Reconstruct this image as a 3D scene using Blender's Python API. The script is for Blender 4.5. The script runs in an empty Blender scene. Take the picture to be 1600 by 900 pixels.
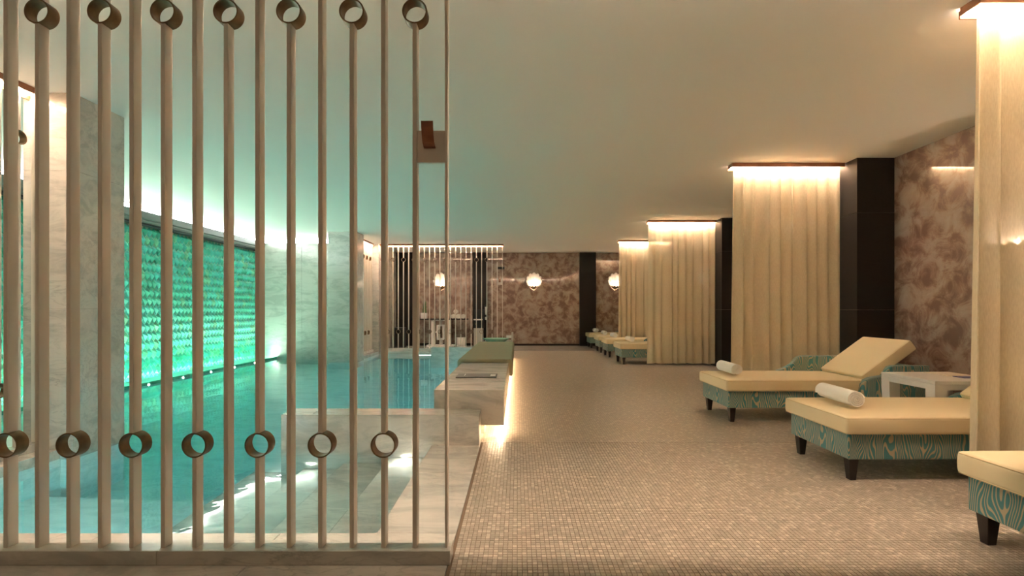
import bpy, bmesh, math, random
from mathutils import Vector, Matrix

S = bpy.context.scene
C = S.collection
R = math.radians
PI = math.pi
random.seed(7)

# ------------------------------------------------------------------ camera, world, exposure
EYE = 1.1                       # eye height, metres
ZC = 2.80                       # ceiling height
cam_d = bpy.data.cameras.new('camera')
cam = bpy.data.objects.new('camera', cam_d)
C.objects.link(cam)
cam.location = (0, 0, EYE)
cam.rotation_euler = (R(90), 0, 0)
cam_d.sensor_width = 36.0
cam_d.lens = 36.0 * 756 / 1600
cam_d.shift_x = -8 / 1600
cam_d.shift_y = 33 / 1600
cam_d.clip_start = 0.05
S.camera = cam

w = bpy.data.worlds.new('world')
S.world = w
w.use_nodes = True
w.node_tree.nodes['Background'].inputs[0].default_value = (0.02, 0.018, 0.015, 1)
w.node_tree.nodes['Background'].inputs[1].default_value = 1.0

S.view_settings.view_transform = 'Standard'
S.view_settings.look = 'None'
S.view_settings.gamma = 1.0
S.view_settings.use_curve_mapping = False
S.view_settings.exposure = 2.52
S.cycles.diffuse_bounces = 5
S.cycles.max_bounces = 10

WARM = (1.0, 0.70, 0.42)
PINK = (1.0, 0.75, 0.57)
# strengths of the room's lamps, the added unseen ones included
K_PELMET = 58.0
K_SCREEN = 36.0
K_SLOT = 60.0
K_UPFILL = 24.0
K_BENCH = 15.0
K_SHELL = 58.0
K_COVE = 7.2
K_POOL = 4.6
K_PANEL = 44.0
K_FILL = 52.0

# ------------------------------------------------------------------ node helpers
def new_mat(name):
    m = bpy.data.materials.new(name)
    m.use_nodes = True
    nt = m.node_tree
    b = nt.nodes['Principled BSDF']
    return m, nt, b

def N(nt, kind, **kw):
    n = nt.nodes.new(kind)
    for k, v in kw.items():
        if k.startswith('i_'):
            n.inputs[k[2:].replace('_', ' ')].default_value = v
        else:
            setattr(n, k, v)
    return n

def L(nt, a, b):
    nt.links.new(a, b)

def math_node(nt, op, a, b=None):
    n = nt.nodes.new('ShaderNodeMath')
    n.operation = op
    for i, v in enumerate((a, b)):
        if v is None:
            continue
        if isinstance(v, (int, float)):
            n.inputs[i].default_value = v
        else:
            nt.links.new(v, n.inputs[i])
    return n.outputs[0]

def ramp(nt, fac, stops, interp='LINEAR'):
    n = nt.nodes.new('ShaderNodeValToRGB')
    n.color_ramp.interpolation = interp
    e = n.color_ramp.elements
    while len(e) < len(stops):
        e.new(0.5)
    for el, (p, c) in zip(e, stops):
        el.position = p
        el.color = (c[0], c[1], c[2], 1)
    nt.links.new(fac, n.inputs[0])
    return n.outputs[0]

def plain(name, col, rough=0.5, metal=0.0, spec=0.5, bump=0.0, bscale=200, coat=0.0, var=0.0, vscale=6):
    m, nt, b = new_mat(name)
    b.inputs['Base Color'].default_value = (*col, 1)
    b.inputs['Roughness'].default_value = rough
    b.inputs['Metallic'].default_value = metal
    b.inputs['Specular IOR Level'].default_value = spec
    b.inputs['Coat Weight'].default_value = coat
    tc = N(nt, 'ShaderNodeTexCoord')
    if var:
        no = N(nt, 'ShaderNodeTexNoise', i_Scale=vscale, i_Detail=5.0)
        L(nt, tc.outputs['Object'], no.inputs['Vector'])
        lo = [c * (1 - var) for c in col]
        hi = [min(1, c * (1 + var)) for c in col]
        L(nt, ramp(nt, no.outputs['Fac'], [(0.3, lo), (0.7, hi)]), b.inputs['Base Color'])
    if bump:
        no = N(nt, 'ShaderNodeTexNoise', i_Scale=bscale, i_Detail=3.0)
        L(nt, tc.outputs['Object'], no.inputs['Vector'])
        bp = N(nt, 'ShaderNodeBump')
        bp.inputs['Strength'].default_value = bump
        bp.inputs['Distance'].default_value = 0.002
        L(nt, no.outputs['Fac'], bp.inputs['Height'])
        L(nt, bp.outputs['Normal'], b.inputs['Normal'])
    return m

def emit(name, col, strength):
    m = bpy.data.materials.new(name)
    m.use_nodes = True
    nt = m.node_tree
    nt.nodes.clear()
    e = N(nt, 'ShaderNodeEmission')
    e.inputs[0].default_value = (*col, 1)
    e.inputs[1].default_value = strength
    o = N(nt, 'ShaderNodeOutputMaterial')
    L(nt, e.outputs[0], o.inputs[0])
    return m

def marble(name, light, cloud, vein, rough=0.18, scale=1.0, rot=(0, 0.6, 0.5)):
    m, nt, b = new_mat(name)
    geo = N(nt, 'ShaderNodeNewGeometry')
    mp = N(nt, 'ShaderNodeMapping')
    mp.inputs['Rotation'].default_value = rot
    mp.inputs['Scale'].default_value = (scale * 1.0, scale * 2.8, scale * 3.0)
    L(nt, geo.outputs['Position'], mp.inputs['Vector'])
    n1 = N(nt, 'ShaderNodeTexNoise', i_Scale=2.2, i_Detail=8.0, i_Roughness=0.62, i_Distortion=0.9)
    L(nt, mp.outputs[0], n1.inputs['Vector'])
    base = ramp(nt, n1.outputs['Fac'], [(0.38, cloud), (0.54, light)])
    n2 = N(nt, 'ShaderNodeTexNoise', i_Scale=3.1, i_Detail=6.0, i_Roughness=0.55, i_Distortion=1.6)
    L(nt, mp.outputs[0], n2.inputs['Vector'])
    d = math_node(nt, 'ABSOLUTE', math_node(nt, 'SUBTRACT', n2.outputs['Fac'], 0.5))
    vm = ramp(nt, d, [(0.0, (1, 1, 1)), (0.035, (0, 0, 0))])
    n3 = N(nt, 'ShaderNodeTexNoise', i_Scale=1.3, i_Detail=2.0)
    L(nt, geo.outputs['Position'], n3.inputs['Vector'])
    gate = ramp(nt, n3.outputs['Fac'], [(0.42, (0, 0, 0)), (0.66, (0.6, 0.6, 0.6))])
    f = math_node(nt, 'MULTIPLY', vm, gate)
    mix = N(nt, 'ShaderNodeMix', data_type='RGBA')
    L(nt, f, mix.inputs['Factor'])
    L(nt, base, mix.inputs['A'])
    mix.inputs['B'].default_value = (*vein, 1)
    L(nt, mix.outputs['Result'], b.inputs['Base Color'])
    b.inputs['Roughness'].default_value = rough
    return m

M = {}
M['ceiling'] = plain('ceiling_paint', (0.87, 0.85, 0.79), 0.9)
M['bar'] = plain('cream_lacquer', (0.74, 0.66, 0.57), 0.32, bump=0.03, bscale=120)
M['brass'] = plain('aged_bronze', (0.20, 0.12, 0.06), 0.45, metal=0.8, var=0.35, vscale=14)
M['copper'] = plain('copper_fascia', (0.32, 0.15, 0.08), 0.42, metal=0.55, var=0.15)
M['leather'] = plain('tan_leather', (0.30, 0.11, 0.045), 0.45, bump=0.1, bscale=400, var=0.2, vscale=20)
M['dark'] = plain('dark_stained_oak', (0.016, 0.012, 0.009), 0.6, spec=0.25, bump=0.15, bscale=90)
M['legwood'] = plain('espresso_wood', (0.018, 0.011, 0.008), 0.35)
M['cushion'] = plain('cream_leatherette', (0.75, 0.62, 0.38), 0.48, bump=0.05, bscale=500)
M['piping'] = plain('cream_piping', (0.62, 0.47, 0.25), 0.5)
M['towel'] = plain('white_terry', (0.80, 0.77, 0.70), 0.95, bump=0.9, bscale=420)
M['table'] = plain('white_lacquer', (0.74, 0.71, 0.66), 0.35)
M['black'] = plain('black_plastic', (0.012, 0.012, 0.013), 0.45)
M['white'] = plain('white_paint', (0.78, 0.75, 0.72), 0.4)
M['steel'] = plain('brushed_steel', (0.55, 0.52, 0.48), 0.35, metal=0.8)
M['plaque'] = plain('bronze_plaque', (0.075, 0.060, 0.050), 0.5)
M['plaquelabel'] = plain('pale_label', (0.6, 0.58, 0.54), 0.5)
M['olive'] = plain('olive_linen', (0.33, 0.29, 0.18), 0.9, bump=0.5, bscale=160)
M['gold'] = plain('gold_cup', (0.42, 0.28, 0.10), 0.35, metal=0.8)
M['shell'] = plain('white_plaster', (0.88, 0.84, 0.80), 0.55)
M['jade'] = plain('jade_glaze', (0.28, 0.50, 0.38), 0.2, var=0.25)
M['leaf'] = plain('snake_plant_leaf', (0.06, 0.13, 0.02), 0.4, var=0.5, vscale=40)
M['paper'] = plain('magazine_paper', (0.7, 0.62, 0.5), 0.5)
M['blueprint'] = plain('blue_cover', (0.04, 0.04, 0.22), 0.35, var=0.8, vscale=30)
M['trim'] = plain('grey_cove_trim', (0.10, 0.11, 0.095), 0.45, bump=0.2, bscale=60)
M['trimdark'] = plain('dark_strip', (0.012, 0.012, 0.012), 0.6)
M['marble'] = marble('white_marble', (0.61, 0.575, 0.515), (0.46, 0.44, 0.395), (0.27, 0.26, 0.235))
M['marblegreen'] = marble('pale_grey_marble', (0.56, 0.55, 0.51), (0.43, 0.43, 0.395), (0.33, 0.33, 0.30))
M['poolmarble'] = marble('pool_marble', (0.84, 0.86, 0.83), (0.70, 0.74, 0.71), (0.55, 0.60, 0.58), rough=0.5)
M['grout'] = plain('tan_grout', (0.18, 0.125, 0.08), 0.85)
M['strip'] = emit('warm_led', PINK, K_PELMET)
M['screenstrip'] = emit('screen_led', PINK, K_SCREEN)
M['upfill'] = emit('ceiling_fill_led', PINK, K_UPFILL)
M['slot'] = emit('assumed_slot_led', PINK, K_SLOT)
M['benchstrip'] = emit('bench_led', (1.0, 0.70, 0.42), K_BENCH)
M['cove'] = emit('cove_led', (0.95, 1.0, 0.98), K_COVE)
M['panelled'] = emit('panel_fill_led', (0.75, 1.0, 0.80), K_PANEL)
M['spot'] = emit('pool_spot', (1.0, 0.96, 0.85), 60.0)
M['poollamp'] = emit('pool_lamp', (0.8, 1.0, 0.98), K_POOL)
M['bulb'] = emit('shell_bulb', (1.0, 0.80, 0.62), K_SHELL)
M['fill_lamp'] = emit('fill_lens', (1.0, 0.72, 0.46), K_FILL)

def mosaic_material(name, grout):
    """small stone tesserae; colour hashed per cell of the same 21.7 mm grid as the built tiles"""
    m, nt, b = new_mat(name)
    geo = N(nt, 'ShaderNodeNewGeometry')
    sc = N(nt, 'ShaderNodeVectorMath', operation='SCALE')
    L(nt, geo.outputs['Position'], sc.inputs[0])
    sc.inputs['Scale'].default_value = 1 / PITCH
    sep = N(nt, 'ShaderNodeSeparateXYZ')
    L(nt, sc.outputs[0], sep.inputs[0])
    fx = math_node(nt, 'FLOOR', sep.outputs[0])
    fy = math_node(nt, 'FLOOR', sep.outputs[1])
    cb = N(nt, 'ShaderNodeCombineXYZ')
    L(nt, fx, cb.inputs[0]); L(nt, fy, cb.inputs[1])
    wn = N(nt, 'ShaderNodeTexWhiteNoise', noise_dimensions='2D')
    L(nt, cb.outputs[0], wn.inputs['Vector'])
    col = ramp(nt, wn.outputs['Value'], [(0.0, (0.34, 0.29, 0.23)), (0.15, (0.40, 0.34, 0.265)), (0.75, (0.46, 0.39, 0.31)), (1.0, (0.62, 0.54, 0.44))])
    no = N(nt, 'ShaderNodeTexNoise', i_Scale=60.0, i_Detail=3.0)
    L(nt, geo.outputs['Position'], no.inputs['Vector'])
    mul = N(nt, 'ShaderNodeMix', data_type='RGBA', blend_type='MULTIPLY')
    mul.inputs['Factor'].default_value = 0.5
    L(nt, col, mul.inputs['A'])
    L(nt, ramp(nt, no.outputs['Fac'], [(0.3, (0.85, 0.85, 0.85)), (0.6, (1.0, 1.0, 1.0))]), mul.inputs['B'])
    out = mul.outputs['Result']
    if grout:
        gx = math_node(nt, 'FRACT', sep.outputs[0]); gy = math_node(nt, 'FRACT', sep.outputs[1])
        dx = math_node(nt, 'ABSOLUTE', math_node(nt, 'SUBTRACT', gx, 0.5))
        dy = math_node(nt, 'ABSOLUTE', math_node(nt, 'SUBTRACT', gy, 0.5))
        dm = math_node(nt, 'MAXIMUM', dx, dy)
        g = math_node(nt, 'GREATER_THAN', dm, 0.452)
        mx = N(nt, 'ShaderNodeMix', data_type='RGBA')
        L(nt, g, mx.inputs['Factor'])
        L(nt, out, mx.inputs['A'])
        mx.inputs['B'].default_value = (0.18, 0.125, 0.08, 1)
        out = mx.outputs['Result']
    L(nt, out, b.inputs['Base Color'])
    rr = N(nt, 'ShaderNodeMapRange')
    L(nt, wn.outputs['Value'], rr.inputs['Value'])
    rr.inputs['To Min'].default_value = 0.32
    rr.inputs['To Max'].default_value = 0.38
    L(nt, rr.outputs[0], b.inputs['Roughness'])
    wn2 = N(nt, 'ShaderNodeTexWhiteNoise', noise_dimensions='2D')
    L(nt, cb.outputs[0], wn2.inputs['Vector'])
    bp = N(nt, 'ShaderNodeBump')
    bp.inputs['Strength'].default_value = 0.25
    bp.inputs['Distance'].default_value = 0.002
    L(nt, no.outputs['Fac'], bp.inputs['Height'])
    L(nt, bp.outputs['Normal'], b.inputs['Normal'])
    return m

PITCH = 0.0217
M['mosaic'] = mosaic_material('stone_mosaic', False)
M['mosaicfar'] = mosaic_material('stone_mosaic_with_grout', True)

def wallpaper_material():
    m, nt, b = new_mat('mottled_taupe_wallpaper')
    geo = N(nt, 'ShaderNodeNewGeometry')
    n1 = N(nt, 'ShaderNodeTexNoise', i_Scale=4.6, i_Detail=9.0, i_Roughness=0.68, i_Distortion=0.7)
    L(nt, geo.outputs['Position'], n1.inputs['Vector'])
    vo = N(nt, 'ShaderNodeTexVoronoi', i_Scale=5.5)
    L(nt, geo.outputs['Position'], vo.inputs['Vector'])
    s = math_node(nt, 'ADD', n1.outputs['Fac'], math_node(nt, 'MULTIPLY', vo.outputs['Distance'], 0.22))
    col = ramp(nt, s, [(0.50, (0.17, 0.095, 0.065)), (0.58, (0.26, 0.165, 0.12)), (0.66, (0.34, 0.26, 0.20)), (0.80, (0.40, 0.33, 0.26))])
    L(nt, col, b.inputs['Base Color'])
    b.inputs['Roughness'].default_value = 0.5
    b.inputs['Coat Weight'].default_value = 1.0
    b.inputs['Coat IOR'].default_value = 1.5
    b.inputs['Coat Roughness'].default_value = 0.03
    return m
M['wallpaper'] = wallpaper_material()

def fabric_material():
    """teal cloth with cream wood-grain lines and knots"""
    m, nt, b = new_mat('teal_woodgrain_fabric')
    tc = N(nt, 'ShaderNodeTexCoord')
    sep = N(nt, 'ShaderNodeSeparateXYZ')
    L(nt, tc.outputs['Object'], sep.inputs[0])
    h = math_node(nt, 'ADD', sep.outputs[0], sep.outputs[1])
    cb = N(nt, 'ShaderNodeCombineXYZ')
    L(nt, h, cb.inputs[0])
    L(nt, math_node(nt, 'MULTIPLY', sep.outputs[2], 0.34), cb.inputs[1])
    no = N(nt, 'ShaderNodeTexNoise', i_Scale=8.5, i_Detail=1.5, i_Roughness=0.35)
    L(nt, cb.outputs[0], no.inputs['Vector'])
    ph = math_node(nt, 'ADD', math_node(nt, 'MULTIPLY', h, 58.0), math_node(nt, 'MULTIPLY', no.outputs['Fac'], 16.0))
    fr = math_node(nt, 'FRACT', ph)
    col = ramp(nt, fr, [(0.0, (0.42, 0.34, 0.22)), (0.30, (0.42, 0.34, 0.22)), (0.36, (0.055, 0.20, 0.21)), (0.94, (0.055, 0.20, 0.21)), (1.0, (0.42, 0.34, 0.22))])
    L(nt, col, b.inputs['Base Color'])
    b.inputs['Roughness'].default_value = 0.8
    b.inputs['Sheen Weight'].default_value = 0.15
    return m
M['fabric'] = fabric_material()

def curtain_material():
    m = bpy.data.materials.new('sheer_cream_curtain')
    m.use_nodes = True
    nt = m.node_tree
    nt.nodes.clear()
    o = N(nt, 'ShaderNodeOutputMaterial')
    df = N(nt, 'ShaderNodeBsdfDiffuse'); tr = N(nt, 'ShaderNodeBsdfTranslucent'); tp = N(nt, 'ShaderNodeBsdfTransparent')
    tc = N(nt, 'ShaderNodeTexCoord')
    mp = N(nt, 'ShaderNodeMapping')
    mp.inputs['Scale'].default_value = (60, 60, 8)
    L(nt, tc.outputs['Object'], mp.inputs['Vector'])
    no = N(nt, 'ShaderNodeTexNoise', i_Scale=4.0, i_Detail=4.0)
    L(nt, mp.outputs[0], no.inputs['Vector'])
    col = ramp(nt, no.outputs['Fac'], [(0.3, (0.70, 0.60, 0.41)), (0.7, (0.80, 0.70, 0.50))])
    L(nt, col, df.inputs['Color']); L(nt, col, tr.inputs['Color'])
    m1 = N(nt, 'ShaderNodeMixShader'); m1.inputs[0].default_value = 0.36
    L(nt, df.outputs[0], m1.inputs[1]); L(nt, tr.outputs[0], m1.inputs[2])
    m2 = N(nt, 'ShaderNodeMixShader'); m2.inputs[0].default_value = 0.085
    L(nt, m1.outputs[0], m2.inputs[1]); L(nt, tp.outputs[0], m2.inputs[2])
    L(nt, m2.outputs[0], o.inputs[0])
    return m
M['curtain'] = curtain_material()

def water_material():
    m = bpy.data.materials.new('pool_water')
    m.use_nodes = True
    nt = m.node_tree
    nt.nodes.clear()
    o = N(nt, 'ShaderNodeOutputMaterial')
    g = N(nt, 'ShaderNodeBsdfGlass')
    g.inputs['Roughness'].default_value = 0.0
    g.inputs['IOR'].default_value = 1.33
    geo = N(nt, 'ShaderNodeNewGeometry')
    no = N(nt, 'ShaderNodeTexNoise', i_Scale=2.6, i_Detail=3.0)
    L(nt, geo.outputs['Position'], no.inputs['Vector'])
    bp = N(nt, 'ShaderNodeBump')
    bp.inputs['Strength'].default_value = 0.06
    bp.inputs['Distance'].default_value = 0.05
    L(nt, no.outputs['Fac'], bp.inputs['Height'])
    L(nt, bp.outputs['Normal'], g.inputs['Normal'])
    v = N(nt, 'ShaderNodeVolumeAbsorption')
    v.inputs['Color'].default_value = (0.10, 0.80, 0.86, 1)
    v.inputs['Density'].default_value = 0.55
    L(nt, g.outputs[0], o.inputs['Surface'])
    L(nt, v.outputs[0], o.inputs['Volume'])
    return m
M['water'] = water_material()

def glass_tile(name, col):
    m, nt, b = new_mat(name)
    geo = N(nt, 'ShaderNodeNewGeometry')
    no = N(nt, 'ShaderNodeTexNoise', i_Scale=9.0, i_Detail=3.0)
    L(nt, geo.outputs['Position'], no.inputs['Vector'])
    L(nt, ramp(nt, no.outputs['Fac'], [(0.3, [c * 0.7 for c in col]), (0.7, [min(1, c * 1.25) for c in col])]), b.inputs['Base Color'])
    b.inputs['Roughness'].default_value = 0.3
    return m
M['tile_a'] = glass_tile('emerald_glaze', (0.085, 0.46, 0.33))
M['tile_b'] = glass_tile('turquoise_glaze', (0.095, 0.50, 0.42))
M['tilebed'] = plain('pale_tile_grout', (0.42, 0.52, 0.38), 0.7)
M['tile_c'] = glass_tile('yellow_green_glaze', (0.18, 0.50, 0.31))

# ------------------------------------------------------------------ mesh helpers
def link(o, parent=None):
    C.objects.link(o)
    if parent is not None:
        o.parent = parent
    return o

def mesh_from(name, verts, faces, mats, smooth=False):
    me = bpy.data.meshes.new(name)
    me.from_pydata(verts, [], faces)
    for m in (mats if isinstance(mats, (list, tuple)) else [mats]):
        me.materials.append(m)
    me.update()
    if smooth:
        me.polygons.foreach_set('use_smooth', [True] * len(me.polygons))
    return me

def ob(name, me, parent=None, loc=(0, 0, 0), rot=(0, 0, 0)):
    o = bpy.data.objects.new(name, me)
    o.location = loc
    o.rotation_euler = rot
    return link(o, parent)

def tag(o, label=None, cat=None, group=None, kind=None):
    if label: o['label'] = label
    if cat: o['category'] = cat
    if group: o['group'] = group
    if kind: o['kind'] = kind
    return o

def empty(name, loc=(0, 0, 0), rot=(0, 0, 0)):
    o = bpy.data.objects.new(name, None)
    o.location = loc
    o.rotation_euler = rot
    o.empty_display_size = 0.1
    return link(o)

def box_data(x0, x1, y0, y1, z0, z1):
    v = [(x0, y0, z0), (x1, y0, z0), (x1, y1, z0), (x0, y1, z0), (x0, y0, z1), (x1, y0, z1), (x1, y1, z1), (x0, y1, z1)]
    f = [(0, 3, 2, 1), (4, 5, 6, 7), (0, 1, 5, 4), (1, 2, 6, 5), (2, 3, 7, 6), (3, 0, 4, 7)]
    return v, f

def bm_to(name, bm, mats, smooth=False):
    me = bpy.data.meshes.new(name)
    bmesh.ops.recalc_face_normals(bm, faces=bm.faces)
    bm.to_mesh(me)
    bm.free()
    for m in (mats if isinstance(mats, (list, tuple)) else [mats]):
        me.materials.append(m)
    if smooth:
        me.polygons.foreach_set('use_smooth', [True] * len(me.polygons))
    return me

def box_mesh(name, x0, x1, y0, y1, z0, z1, mat, bevel=0.0, seg=2):
    v, f = box_data(x0, x1, y0, y1, z0, z1)
    if not bevel:
        return mesh_from(name, v, f, mat)
    bm = bmesh.new()
    vs = [bm.verts.new(p) for p in v]
    for q in f:
        bm.faces.new([vs[i] for i in q])
    bmesh.ops.bevel(bm, geom=list(bm.edges), offset=bevel, segments=seg, affect='EDGES', profile=0.5)
    return bm_to(name, bm, mat)

def box(name, x0, x1, y0, y1, z0, z1, mat, parent=None, bevel=0.0, org=None):
    """box in world coordinates; its origin at the centre of its foot (or in the frame of the parent when org is given)"""
    if org is not None:
        ox, oy, oz = org
        return ob(name, box_mesh(name, x0 - ox, x1 - ox, y0 - oy, y1 - oy, z0 - oz, z1 - oz, mat, bevel), parent)
    cx, cy = (x0 + x1) / 2, (y0 + y1) / 2
    return ob(name, box_mesh(name, x0 - cx, x1 - cx, y0 - cy, y1 - cy, 0, z1 - z0, mat, bevel), parent, (cx, cy, z0))

def boxes_mesh(name, lst, mat):
    vs, fs = [], []
    for b in lst:
        v, f = box_data(*b)
        k = len(vs)
        vs += v
        fs += [tuple(i + k for i in q) for q in f]
    return mesh_from(name, vs, fs, mat)

def tube_data(pts, r, n=8, closed=False):
    """tube along a polyline"""
    pts = [Vector(p) for p in pts]
    m = len(pts)
    vs, fs = [], []
    up0 = Vector((0, 0, 1))
    for i, p in enumerate(pts):
        a = pts[(i - 1) % m] if (closed or i > 0) else p
        b = pts[(i + 1) % m] if (closed or i < m - 1) else p
        t = (b - a).normalized()
        up = up0 if abs(t.dot(up0)) < 0.95 else Vector((1, 0, 0))
        s = t.cross(up).normalized()
        u = s.cross(t).normalized()
        for k in range(n):
            an = 2 * PI * k / n
            vs.append(tuple(p + s * (r * math.cos(an)) + u * (r * math.sin(an))))
    for i in range(m if closed else m - 1):
        j = (i + 1) % m
        for k in range(n):
            l = (k + 1) % n
            fs.append((i * n + k, i * n + l, j * n + l, j * n + k))
    if not closed:
        fs.append(tuple(range(n))[::-1])
        fs.append(tuple((m - 1) * n + k for k in range(n)))
    return vs, fs

def ring_tube(name, r_out, r_in, length, mat, n=40):
    """open pipe along local Y from 0 to length"""
    vs, fs = [], []
    b = 0.0012
    prof = [(r_in, b), (r_in + b, 0), (r_out - b, 0), (r_out, b), (r_out, length - b), (r_out - b, length), (r_in + b, length), (r_in, length - b)]
    k = len(prof)
    for i in range(n):
        a = 2 * PI * i / n
        for r, y in prof:
            vs.append((r * math.cos(a), y, r * math.sin(a)))
    for i in range(n):
        j = (i + 1) % n
        for q in range(k):
            p = (q + 1) % k
            fs.append((i * k + q, i * k + p, j * k + p, j * k + q))
    me = mesh_from(name, vs, fs, mat, True)
    me.set_sharp_from_angle(angle=R(35))
    return me

def lathe(name, prof, mat, n=32, smooth=True):
    vs, fs = [], []
    k = len(prof)
    for i in range(n):
        a = 2 * PI * i / n
        for r, z in prof:
            vs.append((r * math.cos(a), r * math.sin(a), z))
    for i in range(n):
        j = (i + 1) % n
        for q in range(k - 1):
            fs.append((i * k + q, j * k + q, j * k + q + 1, i * k + q + 1))
    bm = bmesh.new()
    vv = [bm.verts.new(p) for p in vs]
    for f in fs:
        bm.faces.new([vv[i] for i in f])
    bmesh.ops.remove_doubles(bm, verts=bm.verts, dist=1e-5)
    me = bm_to(name, bm, mat, smooth)
    me.set_sharp_from_angle(angle=R(45))
    return me

def prism(name, prof, y0, y1, mat, bevel=0.0, axis='y'):
    """polygon in (x, z) extruded along y, or in (y, z) along x"""
    bm = bmesh.new()
    def P(a, z, t):
        return (a, t, z) if axis == 'y' else (t, a, z)
    a = [bm.verts.new(P(x, z, y0)) for x, z in prof]
    b = [bm.verts.new(P(x, z, y1)) for x, z in prof]
    n = len(prof)
    bm.faces.new(a)
    bm.faces.new(b[::-1])
    for i in range(n):
        j = (i + 1) % n
        bm.faces.new((a[i], b[i], b[j], a[j]))
    bmesh.ops.recalc_face_normals(bm, faces=bm.faces)
    if bevel:
        rim = [e for e in bm.edges if (e.verts[0] in a and e.verts[1] in a) or (e.verts[0] in b and e.verts[1] in b)]
        bmesh.ops.bevel(bm, geom=rim, offset=bevel, segments=2, affect='EDGES', profile=0.5)
    return bm_to(name, bm, mat)

def rounded_box(name, hx, hy, hz, r, mat, mid=8, shape=None):
    """box of half sizes hx hy hz with rounded edges and a dense enough grid to crown it; shape(p) moves points"""
    def coords(h):
        e = [-1.0, -0.8, -0.5, -0.2]
        out = [-h + r * (1 + q) for q in e]
        span = h - r
        out += [-span + 2 * span * i / mid for i in range(mid + 1)]
        out += [-q for q in out[:4][::-1]]
        return out
    cx, cy, cz = coords(hx), coords(hy), coords(hz)
    if hz - r < 0.02:
        e = [-1.0, -0.8, -0.5, -0.2]
        s = hz - r
        cz = [-hz + r * (1 + q) for q in e] + [-s, s] + [hz - r * (1 + q) for q in e[::-1]]
    idx, vs, fs = {}, [], []
    def vert(p):
        q = [max(-h + r, min(h - r, c)) for c, h in zip(p, (hx, hy, hz))]
        d = Vector([c - k for c, k in zip(p, q)])
        if d.length > 1e-9:
            d = d.normalized() * r
        u = Vector(q) + d
        key = tuple(round(c, 5) for c in u)
        if key not in idx:
            idx[key] = len(vs)
            vs.append(tuple(shape(u)) if shape else tuple(u))
        return idx[key]
    def grid(A, B, fn):
        for i in range(len(A) - 1):
            for j in range(len(B) - 1):
                q = [vert(fn(A[i], B[j])), vert(fn(A[i + 1], B[j])), vert(fn(A[i + 1], B[j + 1])), vert(fn(A[i], B[j + 1]))]
                u = []
                for k in q:
                    if k not in u:
                        u.append(k)
                if len(u) >= 3:
                    fs.append(tuple(u))
    for s in (-1, 1):
        grid(cx, cy, lambda a, b: (a, b, s * hz))
        grid(cx, cz, lambda a, b: (a, s * hy, b))
        grid(cy, cz, lambda a, b: (s * hx, a, b))
    bm = bmesh.new()
    vv = [bm.verts.new(p) for p in vs]
    for f in fs:
        try:
            bm.faces.new([vv[i] for i in f])
        except ValueError:
            pass
    return bm_to(name, bm, mat, True)

def copy_tree(o, parent=None):
    c = o.copy()
    C.objects.link(c)
    c.parent = parent
    for ch in list(o.children):
        copy_tree(ch, c)
    return c

# ------------------------------------------------------------------ the room
XR, YF = 4.239, 14.60            # right wall, far wall
POOL_X1, POOL_Y0, POOL_Y1 = -0.69, 2.376, 12.60
WATER = -0.067

tag(box('ceiling', -7.0, XR + 0.2, -3.0, YF + 0.2, ZC, ZC + 0.1, M['ceiling']), 'smooth pale plaster ceiling over the whole pool hall', 'ceiling', kind='structure')

# floor: grout bed under the built tesserae near the camera, printed grid farther away
v1, f1 = box_data(-0.297, XR, -3.0, 184 * PITCH, -0.1, -0.0032)
v2, f2 = box_data(-0.297, XR, 184 * PITCH, 12.78, -0.1, 0.0)
fl = mesh_from('floor', v1 + v2, f1 + [tuple(i + 8 for i in q) for q in f2], [M['grout'], M['mosaicfar']])
for i, p in enumerate(fl.polygons):
    p.material_index = 0 if i < 6 else 1
floor = tag(ob('floor', fl), 'beige stone mosaic floor beside the pool', 'floor', kind='structure')

# tesserae
TS = PITCH * 0.452
def tile_verts(z=0.0):
    t, c = TS, 0.0009
    return [(-t, -t, z - 0.0032), (t, -t, z - 0.0032), (t, t, z - 0.0032), (-t, t, z - 0.0032),
            (-t + c, -t + c, z), (t - c, -t + c, z), (t - c, t - c, z), (-t + c, t - c, z)]
tile_faces = [(4, 5, 6, 7), (0, 1, 5, 4), (1, 2, 6, 5), (2, 3, 7, 6), (3, 0, 4, 7)]
tmesh = mesh_from('tile', tile_verts(), tile_faces, M['mosaic'])
cells = []
i0 = math.ceil(-0.296 / PITCH)
for j in range(int(1.90 / PITCH), int(4.0 / PITCH)):
    y = (j + 0.5) * PITCH
    xmax = min(XR - 0.02, 1.10 * y + 0.15)
    for i in range(i0, int(xmax / PITCH)):
        cells.append((i, j))
order = sorted((c for c in cells if (c[1] + 0.5) * PITCH > 1.995 and (c[0] + 0.5) * PITCH < 1.03 * (c[1] + 0.5) * PITCH), key=lambda c: (c[1], c[0]))
single = set(order[:300])
rnd = random.Random(3)
vs, fs = [], []
base = tile_verts()
for c in cells:
    x, y = (c[0] + 0.5) * PITCH, (c[1] + 0.5) * PITCH
    jx, jy, jz = rnd.uniform(-.0005, .0005), rnd.uniform(-.0005, .0005), rnd.uniform(-0.0004, 0.0002)
    if c in single:
        ob('tile', tmesh, floor, (x - floor.location.x + jx, y + jy, jz))
    else:
        k = len(vs)
        vs += [(a + x + jx, b + y + jy, z + jz) for a, b, z in base]
        fs += [tuple(q + k for q in f) for f in tile_faces]
mo = ob('mosaic_tiles', mesh_from('mosaic_tiles', vs, fs, M['mosaic']), floor)
mo['kind'] = 'stuff'

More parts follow.
